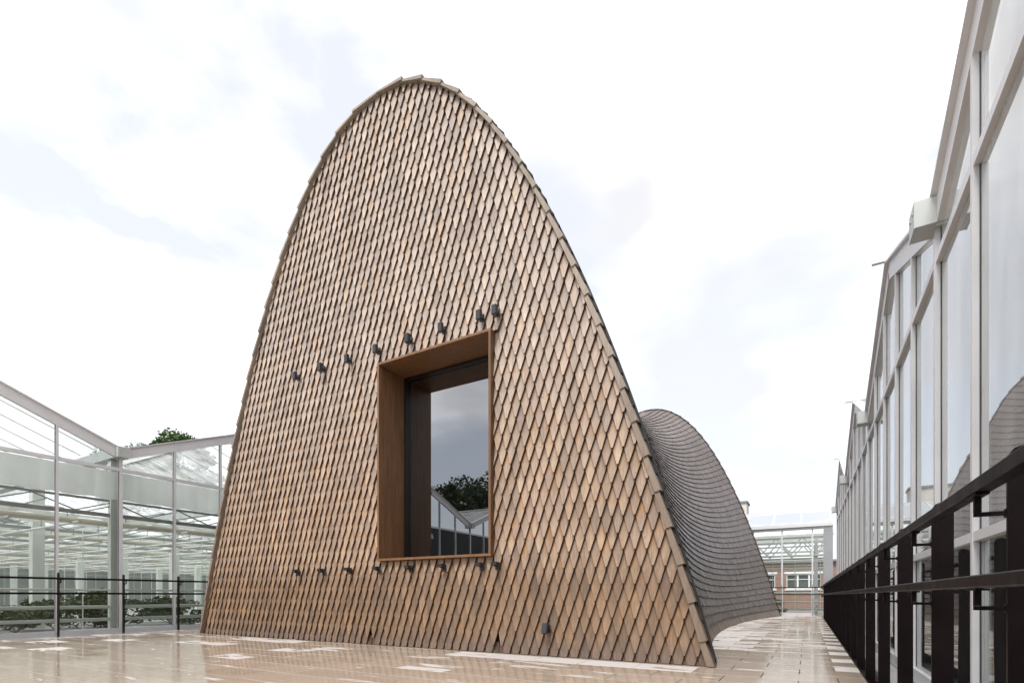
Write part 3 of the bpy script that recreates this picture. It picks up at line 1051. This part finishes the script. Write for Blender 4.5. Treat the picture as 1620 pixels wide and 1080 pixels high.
def railing_y(name, label, xr, xp, sgn, y0, y1, ys):
    """railing along Y; rails at xr, plate posts from xp away from the terrace (sgn = +1 to the right)"""
    r = empty(name, (xp, 0, 0)); tag(r, label, 'railing', 'black railings round the terrace')
    inv = Matrix.Translation(r.location).inverted()
    def up(o): o.parent = r; o.matrix_parent_inverse = inv; return o
    for z0, z1 in (rail_top_z, rail_mid_z):
        me = MB()
        vsx = []
        c = 0.004
        prof = [(-.0235 + c, z0), (.0235 - c, z0), (.0235, z0 + c), (.0235, z1 - c), (.0235 - c, z1), (-.0235 + c, z1), (-.0235, z1 - c), (-.0235, z0 + c)]
        for y in (y0, y1):
            vsx += [(xr + a, y, b) for a, b in prof]
        me.add(vsx, [(i, (i + 1) % 8, 8 + (i + 1) % 8, 8 + i) for i in range(8)] + [tuple(range(7, -1, -1)), tuple(range(8, 16))])
        up(me.build('rail', M['fence']))
    x0, x1 = sorted((xp, xp + sgn * 0.08))
    post = MB()
    t = 0.007
    prof = [(x0, -0.16), (x1, -0.16), (x1, 1.155), (x1 - .014, 1.176), (x1 - .03, 1.182), (x0 + .03, 1.182), (x0 + .014, 1.176), (x0, 1.155)]
    n = len(prof)
    post.add([(a, -t, b) for a, b in prof] + [(a, t, b) for a, b in prof], [tuple(range(n)), tuple(range(2 * n - 1, n - 1, -1))] + [(i, i + n, (i + 1) % n + n, (i + 1) % n) for i in range(n)])
    pme = post.mesh('post', M['fence'])
    bmes = []
    for z0, z1 in (rail_top_z, rail_mid_z):
        brk = MB()
        bmes.append(brk)
        brk.box(xr - .016, xr + .016, -.055, .055, z0 - .007, z0 - .001)
        brk.box(xr - .008, xr + .008, -.008, .008, z0 - .052, z0 - .007)
        a, b = sorted((xr - sgn * .008, xp)); brk.box(a, b, -.006, .006, z0 - .065, z0 - .0525)
        brk.box(*sorted((xp - sgn * .004, xp)), -.014, .014, z0 - .071, z0 - .046)
    bmes = [q.mesh('bracket', M['fence']) for q in bmes]
    bp = MB().box(x0 - .01, x1 + .03, -.05, .05, -0.098, -0.088).mesh('base_plate', M['fence'])
    for y in ys:
        up(link('post', pme, loc=(0, y, 0))); [up(link('bracket', q, loc=(0, y, 0))) for q in bmes]; up(link('base_plate', bp, loc=(0, y, 0)))
    return r


ysR = [2.0 + 1.045 * i for i in range(-5, 20)]
railing_y('terrace_railing', 'long dark steel railing with flat plate posts along the right edge of the terrace', 0.4345, 0.50, 1, -4.5, 22.75, [y for y in ysR if y < 22.6])
railing_y('terrace_railing', 'dark railing in front of the left greenhouse beyond the wet paving', -11.93, -12.0, -1, -4.5, 22.75, [3.98 + 1.045 * i for i in range(-8, 18)])
rb = empty('terrace_railing', (0, 22.8, 0)); tag(rb, 'thin dark railing across the far end of the paved lane', 'railing', 'black railings round the terrace')
rbi = Matrix.Translation(rb.location).inverted()
for z0, z1 in (rail_top_z, rail_mid_z):
    o = MB().box(-11.9, 0.41, 22.76, 22.80, z0, z1).build('rail', M['fence']); o.parent = rb; o.matrix_parent_inverse = rbi
pm = MB().box(-.007, .007, -.04, .04, -.05, 1.18).mesh('post', M['fence'])
for i in range(12):
    o = link('post', pm, loc=(0.16 - 1.05 * i, 22.85, 0)); o.parent = rb; o.matrix_parent_inverse = rbi

# ------------------------------------------------------------------ greenhouses
Z_TR, Z_VAL, Z_RDG = 3.37, 3.80, 4.84
GB = 5 * BAY
unit_cache = {}


def shared(key, fn):
    if key not in unit_cache: unit_cache[key] = fn()
    return unit_cache[key]


def roof_z(y):
    d = ((y - VAL0) / GB) % 1.0
    return Z_VAL + (Z_RDG - Z_VAL) * (1 - abs(2 * d - 1))


def greenhouse_gabled(label, xw, o, depth, g0, g1, glass, midrail, detail, zcur=2.76):
    """row of glazed gables along Y on the wall plane x = xw; o = +1/-1: the way out of the house in X"""
    r = empty('greenhouse', (xw, VAL0, 0)); tag(r, label, 'greenhouse')
    inv = Matrix.Translation(r.location).inverted()
    def up(ob): ob.parent = r; ob.matrix_parent_inverse = inv; return ob
    def X(d): return xw + o * d            # d > 0 outside
    def bx(name, d0, d1, y0, y1, z0, z1, m):
        a, b = sorted((X(d0), X(d1))); return up(MB().box(a, b, y0, y1, z0, z1).build(name, m))
    ya, yb = VAL0 + GB * g0, VAL0 + GB * g1
    nb = (g1 - g0) * 5
    # sill and transoms, per bay
    for i in range(nb):
        y0, y1 = ya + BAY * i + .028, ya + BAY * (i + 1) - .028
        bx('sill', -.05, .035, y0, y1, -.05, .075, M['alu'])
        bx('transom', -.045, .030, y0, y1, Z_TR - .035, Z_TR + .03, M['alu'])
        def pane(z0, z1, gm_=None):
            bx('pane', -.012, -.004, y0 + .004, y1 - .004, z0, z1, gm_ or glass)
        if midrail:
            bx('transom', -.045, .030, y0, y1, 1.078, 1.136, M['alu'])
            pane(.08, 1.074, M['glass_l']); pane(1.14, Z_TR - .04)
        else:
            pane(.08, Z_TR - .04)
        # gable pane, trapezoid below the rake beam
        h0, h1 = roof_z(y0) - .235, roof_z(y1) - .235
        ysplit = [y0 + .004, y1 - .004]
        d = ((y0 - VAL0) / GB) % 1.0
        if d < 0.5 < d + BAY / GB:
            ysplit = [y0 + .004, (math.floor((y0 - VAL0) / GB) + .5) * GB + VAL0, y1 - .004]
        mb = MB()
        n = len(ysplit)
        for xx in (-.012, -.004):
            mb.v += [(X(xx), q, Z_TR + .034) for q in ysplit] + [(X(xx), q, max(Z_TR + .06, roof_z(q) - .235)) for q in ysplit]
        for k in range(n - 1):
            mb.f += [(k, k + 1, n + k + 1, n + k), (2 * n + n + k, 2 * n + n + k + 1, 2 * n + k + 1, 2 * n + k)]
        mb.m = [0] * len(mb.f)
        up(mb.build('gable_pane', glass))
    # mullions with their black gaskets
    for i in range(nb + 1):
        y = ya + BAY * i
        val = i % 5 == 0
        zt = roof_z(y) - (.10 if not val else .0)
        wdt = .028 if val else .021
        ob = bx('mullion', -.05, .034, y - wdt, y + wdt, -.04, zt, M['alu'])
        gk = MB(); a, b = sorted((X(-.0035), X(.0005)))
        for s in (-1, 1):
            q0, q1 = sorted((y + s * wdt, y + s * (wdt + .009))); gk.box(a, b, q0, q1, .078, zt - .06)
        gk.build('gasket', M['gasket'], ob)
    # rake beams, gutters and ridge bars
    for g in range(g0, g1):
        yv0 = VAL0 + GB * g; ym = yv0 + GB / 2; yv1 = yv0 + GB
        for p, q in ((yv0, ym), (yv1, ym)):
            zc = -.115
            s = .03 if q > p else -.03
            up(MB().bar((X(.0), p + s, roof_z(p) + zc + .012), (X(.0), q, Z_RDG + zc), .07, .20).build('rake_beam', M['white']))
            up(MB().bar((X(.01), p + s, roof_z(p) + .012), (X(.01), q, Z_RDG), .13, .022).build('rake_cap', M['alu']))
        up(MB().bar((X(.20), ym, Z_RDG + .035), (X(-depth), ym, Z_RDG + .035), .05, .05).build('ridge_bar', M['alu']))
    for g in range(g0, g1 + 1):
        yv = VAL0 + GB * g
        u = MB()
        a, b = sorted((X(.17), X(-depth)))
        u.box(a, b, yv - .11, yv - .095, Z_VAL - .19, Z_VAL + .01); u.box(a, b, yv + .095, yv + .11, Z_VAL - .19, Z_VAL + .01)
        u.box(a, b, yv - .095, yv + .095, Z_VAL - .19, Z_VAL - .175)
        go = up(u.build('gutter', M['galv']))
        e = MB(); a, b = sorted((X(.17), X(.176))); e.box(a, b, yv - .112, yv + .112, Z_VAL - .195, Z_VAL + .015)
        for s in (-.05, .05): e.tube([(X(.174), yv + s, Z_VAL - .05), (X(.184), yv + s, Z_VAL - .05)], .013, 8)
        e.build('gutter_end', M['galv'], go)
    # roof glazing
    step = .74
    nx = int(depth / step)
    slen = math.hypot(GB / 2, Z_RDG - Z_VAL)
    ang = math.atan2(Z_RDG - Z_VAL, GB / 2)
    sheet = MB(); bars = MB()
    for g in range(g0, g1):
        yv0 = VAL0 + GB * g; ym = yv0 + GB / 2; yv1 = yv0 + GB
        near = detail[0] <= g < detail[1]
        for p, q in ((yv0 + .12, ym - .02), (yv1 - .12, ym + .02)):
            z0, z1 = roof_z(p) - .0, roof_z(q)
            for k in range(nx):
                x0, x1 = X(-.06 - k * step), X(-.06 - (k + 1) * step)
                s = (x1 - x0)
                xa, xb = x0 + s * .02, x1 - s * .02
                tgt = MB() if near and k < 12 else sheet
                tgt.add([(xa, p, z0), (xb, p, z0), (xb, q, z1), (xa, q, z1)], [(0, 1, 2, 3)])
                if tgt is not sheet: up(tgt.build('roof_pane', M['roofglass']))
                tg2 = MB() if near and k < 12 else bars
                tg2.bar((x0, p, z0 + .004), (x0, q, z1 + .004),   .034, .018)
                if tg2 is not bars: up(tg2.build('glazing_bar', M['white']))
    if sheet.v: tag(up(sheet.build('roof_pane', M['roofglass'])), kind='stuff')
    if bars.v: tag(up(bars.build('glazing_bar', M['alu'])), kind='stuff')
    # ---- inside: columns, lattice girders, pipes and screens
    rows = [0.32 + 4.05 * k for k in range(int(depth / 4.05) + 1)]
    cme = MB().box(-.07, .07, -.07, .07, -.05, Z_VAL - .2).mesh('column', M['pipe'])
    for k, d in enumerate(rows):
        for g in range(g0, g1 + 1):
            c = up(link('column', cme, loc=(X(-d), VAL0 + GB * g, 0)))
            if k: c.scale = (1.7, 1.7, 1)
    gir = MB()
    nd = 8
    gir.box(-.025, .025, -GB / 2, GB / 2, 2.40, 2.475); gir.box(-.02, .02, -GB / 2, GB / 2, 2.72, 2.765)
    for k in range(nd):
        yk = -GB / 2 + GB * k / nd
        z0, z1 = (2.475, 2.72) if k % 2 else (2.72, 2.475)
        gir.bar((0, yk, z0), (0, yk + GB / nd, z1), .022, .022, up=(1, 0, 0))
    gme = gir.mesh('girder', M['galvd'])
    roll = MB().tube([(0, -GB / 2, 2.30), (0, GB / 2, 2.30)], .062, 10).mesh('screen_roll', M['cream'])
    bund = MB()
    for k in range(10):
        yk = -GB / 2 + GB * k / 10
        bund.box(-.06, .06, yk, yk + GB / 10 + .001, 2.555 - .02 * (k % 2), 2.60 + .012 * (k % 3))
    bme = bund.mesh('screen_bundle', M['cloth'])
    for k, d in enumerate(rows):
        for g in range(g0, g1):
            yc = VAL0 + GB * (g + .5)
            up(link('girder', gme, loc=(X(-d - .0), yc, 0)))
            up(link('screen_roll', roll, loc=(X(-d - .35), yc, 0)))
            for q in (.95, 1.75, 2.55, 3.35):
                if d + q < depth: up(link('screen_bundle', bme, loc=(X(-d - q), yc, 0)))
    L = depth - .3
    pme = MB().tube([(0, 0, 0), (-o * L, 0, 0)], .027, 8).mesh('ceiling_pipe', M['pipe'])
    wme = MB().tube([(0, 0, 0), (-o * L, 0, 0)], .014, 6).mesh('wire', M['galvd'])
    n = nb
    for i in range(n):
        y = ya + BAY * (i + .45)
        up(link('ceiling_pipe', pme, loc=(X(-.3), y, 2.245 - .035 * (i % 2))))
        up(link('wire', wme, loc=(X(-.3), y + .5, 2.62)))
    hang = MB()
    for k in range(int(depth / 1.35)):
        for i in range(n):
            hang.box(X(-.9 - 1.35 * k) - .006, X(-.9 - 1.35 * k) + .006, ya + BAY * (i + .45) - .006, ya + BAY * (i + .45) + .006, 2.25, 2.48)
    tag(up(hang.build('pipe_hanger', M['galvd'])), kind='stuff')
    # curtain behind the top of the wall, in slight folds
    cu = MB()
    nn = nb * 12
    vs_ = []
    for k in range(nn + 1):
        y = ya + (yb - ya) * k / nn
        wv = .02 * math.sin(k * 1.9) + .015 * math.sin(k * .73 + 1)
        for z in (zcur, (zcur + Z_TR) / 2, Z_TR - .03):
            vs_.append((X(-.16 + wv * (1 if z < 3.3 else .3)), y, z + (.012 * math.sin(k * .9) if z < zcur + .01 else 0)))
    cu.add(vs_, [(k * 3 + a, (k + 1) * 3 + a, (k + 1) * 3 + a + 1, k * 3 + a + 1) for k in range(nn) for a in (0, 1)])
    up(cu.build('curtain', M['cloth'], smooth=True))
    # heating pipes along the wall, standing rods
    for z, rr_ in ((.26, .036), (.52, .036), (.87, .022)):
        up(MB().tube([(X(-.30), ya + .1, z), (X(-.30), yb - .1, z)], rr_, 10).build('heating_pipe', M['pipe']))
    rod = MB().tube([(0, 0, -.05), (0, 0, 2.3)], .012, 6).mesh('rod', M['pipe'])
    for i in range(nb * 2):
        up(link('rod', rod, loc=(X(-2.0 - 2.6 * ((i * 7) % 5) - .3 * (i % 3)), ya + .3 + BAY * i / 2, 0)))
    # far wall of the house
    fw = MB()
    a, b = sorted((X(-depth), X(-depth - .02)))
    for i in range(nb + 1):
        y = ya + BAY * i
        fw.box(a - .03, b + .03, y - .03, y + .03, -.05, Z_VAL)
    for z in (.9, 2.0, Z_TR): fw.box(a - .02, b + .02, ya, yb, z - .03, z + .03)
    up(fw.build('far_frame', M['galv']))
    f2 = MB().box(a, b, ya, yb, -.05, Z_VAL)
    up(f2.build('far_glazing', M['farwall']))
    return r


greenhouse_gabled('long glass greenhouse of repeated gables on the left, screens and pipes inside', WL, 1, 26.0, -5, 4, M['glass'], False, (-1, 2))
greenhouse_gabled('tall glass greenhouse along the right edge of the terrace, mirroring sky and pavilion', WR, -1, 11.0, -3, 3, M['glass_r'], True, (0, 1), 1.98)
rp_ = None

# back greenhouse, its long eaves side facing the lane
gb = empty('greenhouse', (0, WB, 0)); tag(gb, 'low glass greenhouse with white roof across the far end of the lane', 'greenhouse')
gbi = Matrix.Translation(gb.location).inverted()


def ub(ob): ob.parent = gb; ob.matrix_parent_inverse = gbi; return ob


EV = 3.42
xb = [0.16 - 1.05 * i for i in range(13)]
for i, x in enumerate(xb):
    ub(MB().box(x - .028, x + .028, WB - .04, WB + .05, -.05, EV).build('mullion', M['alu']))
    if i + 1 < len(xb):
        a, b = xb[i + 1] + .03, x - .03
        ub(MB().box(a, b, WB, WB + .008, .08, EV - .08).build('pane', M['glass_b']))
        ub(MB().box(a, b, WB - .03, WB + .04, -.05, .078).build('sill', M['white']))
ub(MB().box(.19, .52, WB, WB + .008, .08, EV - .08).build('pane', M['glass_b']))
ub(MB().box(.525, .84, WB - .06, WB - .02, -.05, 3.30).build('end_panel', M['panel']))
ub(MB().box(.525, .84, WB - .06, WB - .02, 3.305, 3.52).build('end_panel', M['white']))
ub(MB().box(-12.4, .52, WB - .07, WB + .06, EV - .075, EV + .02).build('eaves_beam', M['alu']))
ub(MB().box(-12.4, .84, WB - .16, WB - .02, EV + .024, EV + .14).build('gutter', M['white']))
ry, rz = WB + 2.6, 4.45
k = 0
x = .8
while x > -12.3:
    ub(MB().add([(x, WB - .02, EV + .15), (x - 1.0, WB - .02, EV + .15), (x - 1.0, ry, rz), (x, ry, rz)], [(0, 1, 2, 3)]).build('roof_pane', M['roofglass']))
    ub(MB().add([(x, 2 * ry - WB, EV + .15), (x - 1.0, 2 * ry - WB, EV + .15), (x - 1.0, ry, rz), (x, ry, rz)], [(0, 1, 2, 3)]).build('roof_pane', M['roofglass']))
    ub(MB().bar((x - .01, WB - .03, EV + .16), (x - .01, ry, rz + .01), .03, .035).build('glazing_bar', M['white']))
    x -= 1.02
ub(MB().box(-12.3, .9, ry - .03, ry + .03, rz - .01, rz + .05).build('ridge_bar', M['alu']))
ub(MB().box(-12.3, .9, WB + .35, WB + 4.6, 3.20, 3.215).build('ceiling_screen', M['cloth']))
for yk, zs in ((WB + .5, 0), (WB + 2.6, 0), (WB + 4.7, 0)):
    g_ = MB()
    g_.box(-12.3, .8, yk - .03, yk + .03, 3.05, 3.12); g_.box(-12.3, .8, yk - .03, yk + .03, 2.48, 2.55)
    xx = .7
    while xx > -12:
        g_.bar((xx, yk, 3.05), (xx - .42, yk, 2.55), .045, .045, up=(0, 1, 0)); g_.bar((xx - .42, yk, 2.55), (xx - .84, yk, 3.05), .045, .045, up=(0, 1, 0)); xx -= .94
    ub(g_.build('girder', M['white']))
    for i in range(4):
        ub(MB().box(.3 - 3.1 * i - .05, .3 - 3.1 * i + .05, yk - .05, yk + .05, -.05, 3.05).build('column', M['white']))
for i, z in enumerate((2.35, 2.27, 2.18, 2.08, 1.98, 1.90)):
    ub(MB().tube([(-12.3, WB + .4 + .7 * i, z), (.8, WB + .4 + .7 * i, z)], .035, 8).build('screen_roll', M['cream'] if i % 2 else M['pipe']))
for z in (.24, .50, .86):
    ub(MB().tube([(-12.3, WB + .3, z), (.8, WB + .3, z)], .034, 8).build('heating_pipe', M['pipe']))
for i in range(14):
    ub(MB().tube([(.45 - .93 * i, WB + 1.4 + (i % 3), -.05), (.45 - .93 * i, WB + 1.4 + (i % 3), 2.3)], .016, 6).build('rod', M['pipe']))

# ------------------------------------------------------------------ buildings behind
bk = empty('brick_house', (-4, 34, -0.6)); tag(bk, 'red brick house with white casement windows seen through the far greenhouse', 'house')
bki = Matrix.Translation(bk.location).inverted()


def uk(ob): ob.parent = bk; ob.matrix_parent_inverse = bki; return ob


BY = 33.0
wins = [(-1.05, 0.63), (-2.65, -1.62), (-5.4, -3.7), (-8.4, -6.7), (2.2, 3.9)]
edges = [-14.0] + sorted(sum([list(a) for a in wins], [])) + [8.0]
wz0, wz1 = 1.15, 1.98
bm_ = MB()
bm_.box(-14, 8, BY, BY + 7, -.6, wz0); bm_.box(-14, 8, BY, BY + 7, wz1, 2.62)
for a, b in zip(edges[0::2], edges[1::2]): bm_.box(a, b, BY, BY + 7, wz0, wz1)
uk(bm_.build('wall', M['brick']))
uk(MB().box(-14.2, 8.2, BY - .2, BY + 7.2, 2.622, 2.74).build('roof', M['slate']))
for a, b in wins:
    f_ = MB()
    n = 3 if b - a > 1.4 else 2
    for i in range(n + 1):
        xx = a + (b - a) * i / n; f_.box(max(a, xx - .045), min(b, xx + .045), BY + .05, BY + .12, wz0, wz1)
    f_.box(a, b, BY + .04, BY + .118, wz0, wz0 + .06); f_.box(a, b, BY + .04, BY + .118, wz1 - .07, wz1)
    f_.box(a, b, BY + .06, BY + .115, wz0 + .5, wz0 + .535)
    fo = uk(f_.build('window', M['wpaint']))
    p_ = MB().box(a, b, BY + .125, BY + .14, wz0, wz1).build('pane', M['dglass'], fo)
    s_ = MB().box(a - .08, b + .08, BY - .05, BY + .1, wz0 - .10, wz0 - .003).build('sill', M['wpaint'], fo)
    uk(MB().box(a - .1, b + .1, BY - .02, BY + .1, wz1 + .003, wz1 + .16).build('lintel', M['wpaint']))

tb = empty('tower_block', (-4.3, 42, 0)); tag(tb, 'pale rendered block with dark coping rising behind the flank of the pavilion', 'building')
tbi = Matrix.Translation(tb.location).inverted()
for nm, bxs, mm in (('wall', (-7.4, -3.78, 40, 41.6, -.6, 7.40), 'render'), ('coping', (-7.5, -3.70, 39.9, 41.7, 7.402, 7.52), 'slate')):
    o = MB().box(*bxs).build(nm, M[mm]); o.parent = tb; o.matrix_parent_inverse = tbi


# ------------------------------------------------------------------ plants and trees
def crown(name, parent, center, rad, n, leaf, m, seed, clumps=14, hole=0.0):
    rd = random.Random(seed)
    cl = []
    for i in range(clumps):
        while True:
            p = Vector((rd.uniform(-1, 1), rd.uniform(-1, 1), rd.uniform(-1, 1)))
            if p.length < 1: break
        p = p.normalized() * (0.45 + 0.5 * rd.random())
        cl.append((Vector((p.x * rad[0], p.y * rad[1], p.z * rad[2])), rd.uniform(.28, .5), rd.random()))
    v, f, tn = [], [], []
    for i in range(n):
        c, s, ct = cl[rd.randrange(clumps)]
        d = Vector((rd.gauss(0, 1), rd.gauss(0, 1), rd.gauss(0, 1))).normalized() * (rd.random() ** .45)
        p = Vector(center) + c + Vector((d.x * rad[0] * s, d.y * rad[1] * s, d.z * rad[2] * s))
        a = Vector((rd.gauss(0, 1), rd.gauss(0, 1), rd.gauss(0, .6))).normalized()
        b = a.cross(Vector((rd.gauss(0, 1), rd.gauss(0, 1), rd.gauss(0, 1)))).normalized()
        l = leaf * rd.uniform(.6, 1.3)
        k = len(v)
        v += [p - a * l, p - b * l * .45, p + a * l, p + b * l * .45]
        f.append((k, k + 1, k + 2, k + 3))
        t_ = min(1, max(0, ct * .6 + rd.random() * .4)); tn += [t_] * 4
    mb = MB(); mb.v = [tuple(q) for q in v]; mb.f = f; mb.m = [0] * len(f); mb.at['tint'] = tn
    o = mb.build(name, m)
    o.parent = parent; o.matrix_parent_inverse = Matrix.Translation(parent.location).inverted()
    return o, cl


def tree(label, loc, h, rad, m, n, leaf, seed, group=None):
    r = empty('tree', loc); tag(r, label, 'tree', group)
    inv = Matrix.Translation(r.location).inverted()
    cz = loc[2] + h - rad[2]
    _, cl = crown('crown', r, (loc[0], loc[1], cz), rad, n, leaf, m, seed)
    tk = MB()
    base = Vector(loc); topp = Vector((loc[0], loc[1], cz))
    tk.tube([base, base.lerp(topp, .5) + Vector((.15, .1, 0)), topp], [h * .03, h * .022, h * .010], 10)
    for c, s, t_ in cl:
        st = base.lerp(topp, .45 + .5 * t_)
        en = topp + c
        tk.tube([st, st.lerp(en, .5) + Vector((0, 0, .2)), en], [h * .011, h * .006, h * .002], 6)
    o = tk.build('trunk', M['bark'], smooth=True); o.parent = r; o.matrix_parent_inverse = inv
    return r


tree('dense green tree crown showing above the left greenhouse roof beside the pavilion', (-43, 21.9, -.6), 14.15, (3.3, 3.3, 2.7), M['leaf'], 11000, .17, 11)
tree('pale feathery tree top just above the gutter of the left greenhouse', (-46, 19.2, -.6), 14.2, (2.8, 3.0, 3.2), M['leafp'], 6000, .13, 12)
for i, (x, y, h, rx_, sd_) in enumerate([(-25, -19.3, 11.2, 3.3, 21), (-26.2, -25, 10.6, 3.8, 22), (-28, -29.8, 12.8, 4.2, 23), (-22.3, -23.5, 10.9, 3.2, 24), (-33, -31, 11.5, 4.6, 25), (-20, -30, 10.5, 4.0, 26), (-36, -25, 12, 5, 27)]):
    words = ['nearest', 'tall broad', 'round', 'high leafy', 'tallest wide', 'low outer', 'farthest large']
    tree(f'{words[i]} dark tree mirrored in the pavilion window, standing behind the camera', (x, y, -.6), h, (rx_, rx_, h * .36), M['leafd'], 8000, .20, sd_, 'dark trees mirrored in the window')

spots = [(-15.2, 5.0, .8), (-15.9, 6.0, .92), (-16.6, 6.9, .9), (-14.9, 4.2, .62), (-15.6, 7.7, .6), (-17.5, 5.6, .95), (-17.2, 8.4, .85), (-18.8, 7.2, .95), (-19.2, 9.3, .9), (-16.2, 4.4, .7)]
pw = ['bushy', 'tall leafy', 'broad', 'small low', 'short', 'upright', 'dense', 'dark', 'rounded', 'loose']
for i, (x, y, h) in enumerate(spots):
    r = empty('greenhouse_plant', (x, y, -.06))
    tag(r, f'{pw[i]} green plant growing inside the left greenhouse behind its heating pipes', 'plant', 'plants inside the left greenhouse')
    o, cl = crown('foliage', r, (x, y, h * .48 - .05), (.85, .8, h * .46), 1100, .06, M['leafd'], 40 + i, 9)
    st = MB()
    for c, s, t_ in cl[:5]:
        st.tube([(x, y, -.06), (x + c.x, y + c.y, h * .5 + c.z)], [.012, .004], 5)
    o = st.build('stem', M['bark']); o.parent = r; o.matrix_parent_inverse = Matrix.Translation(r.location).inverted()
r = empty('greenhouse_plant', (-1.2, 25.2, -.06)); tag(r, 'low green plant inside the far greenhouse beside the pavilion foot', 'plant')
crown('foliage', r, (-1.2, 25.2, .3), (.5, .4, .35), 400, .06, M['leaf'], 77, 8)
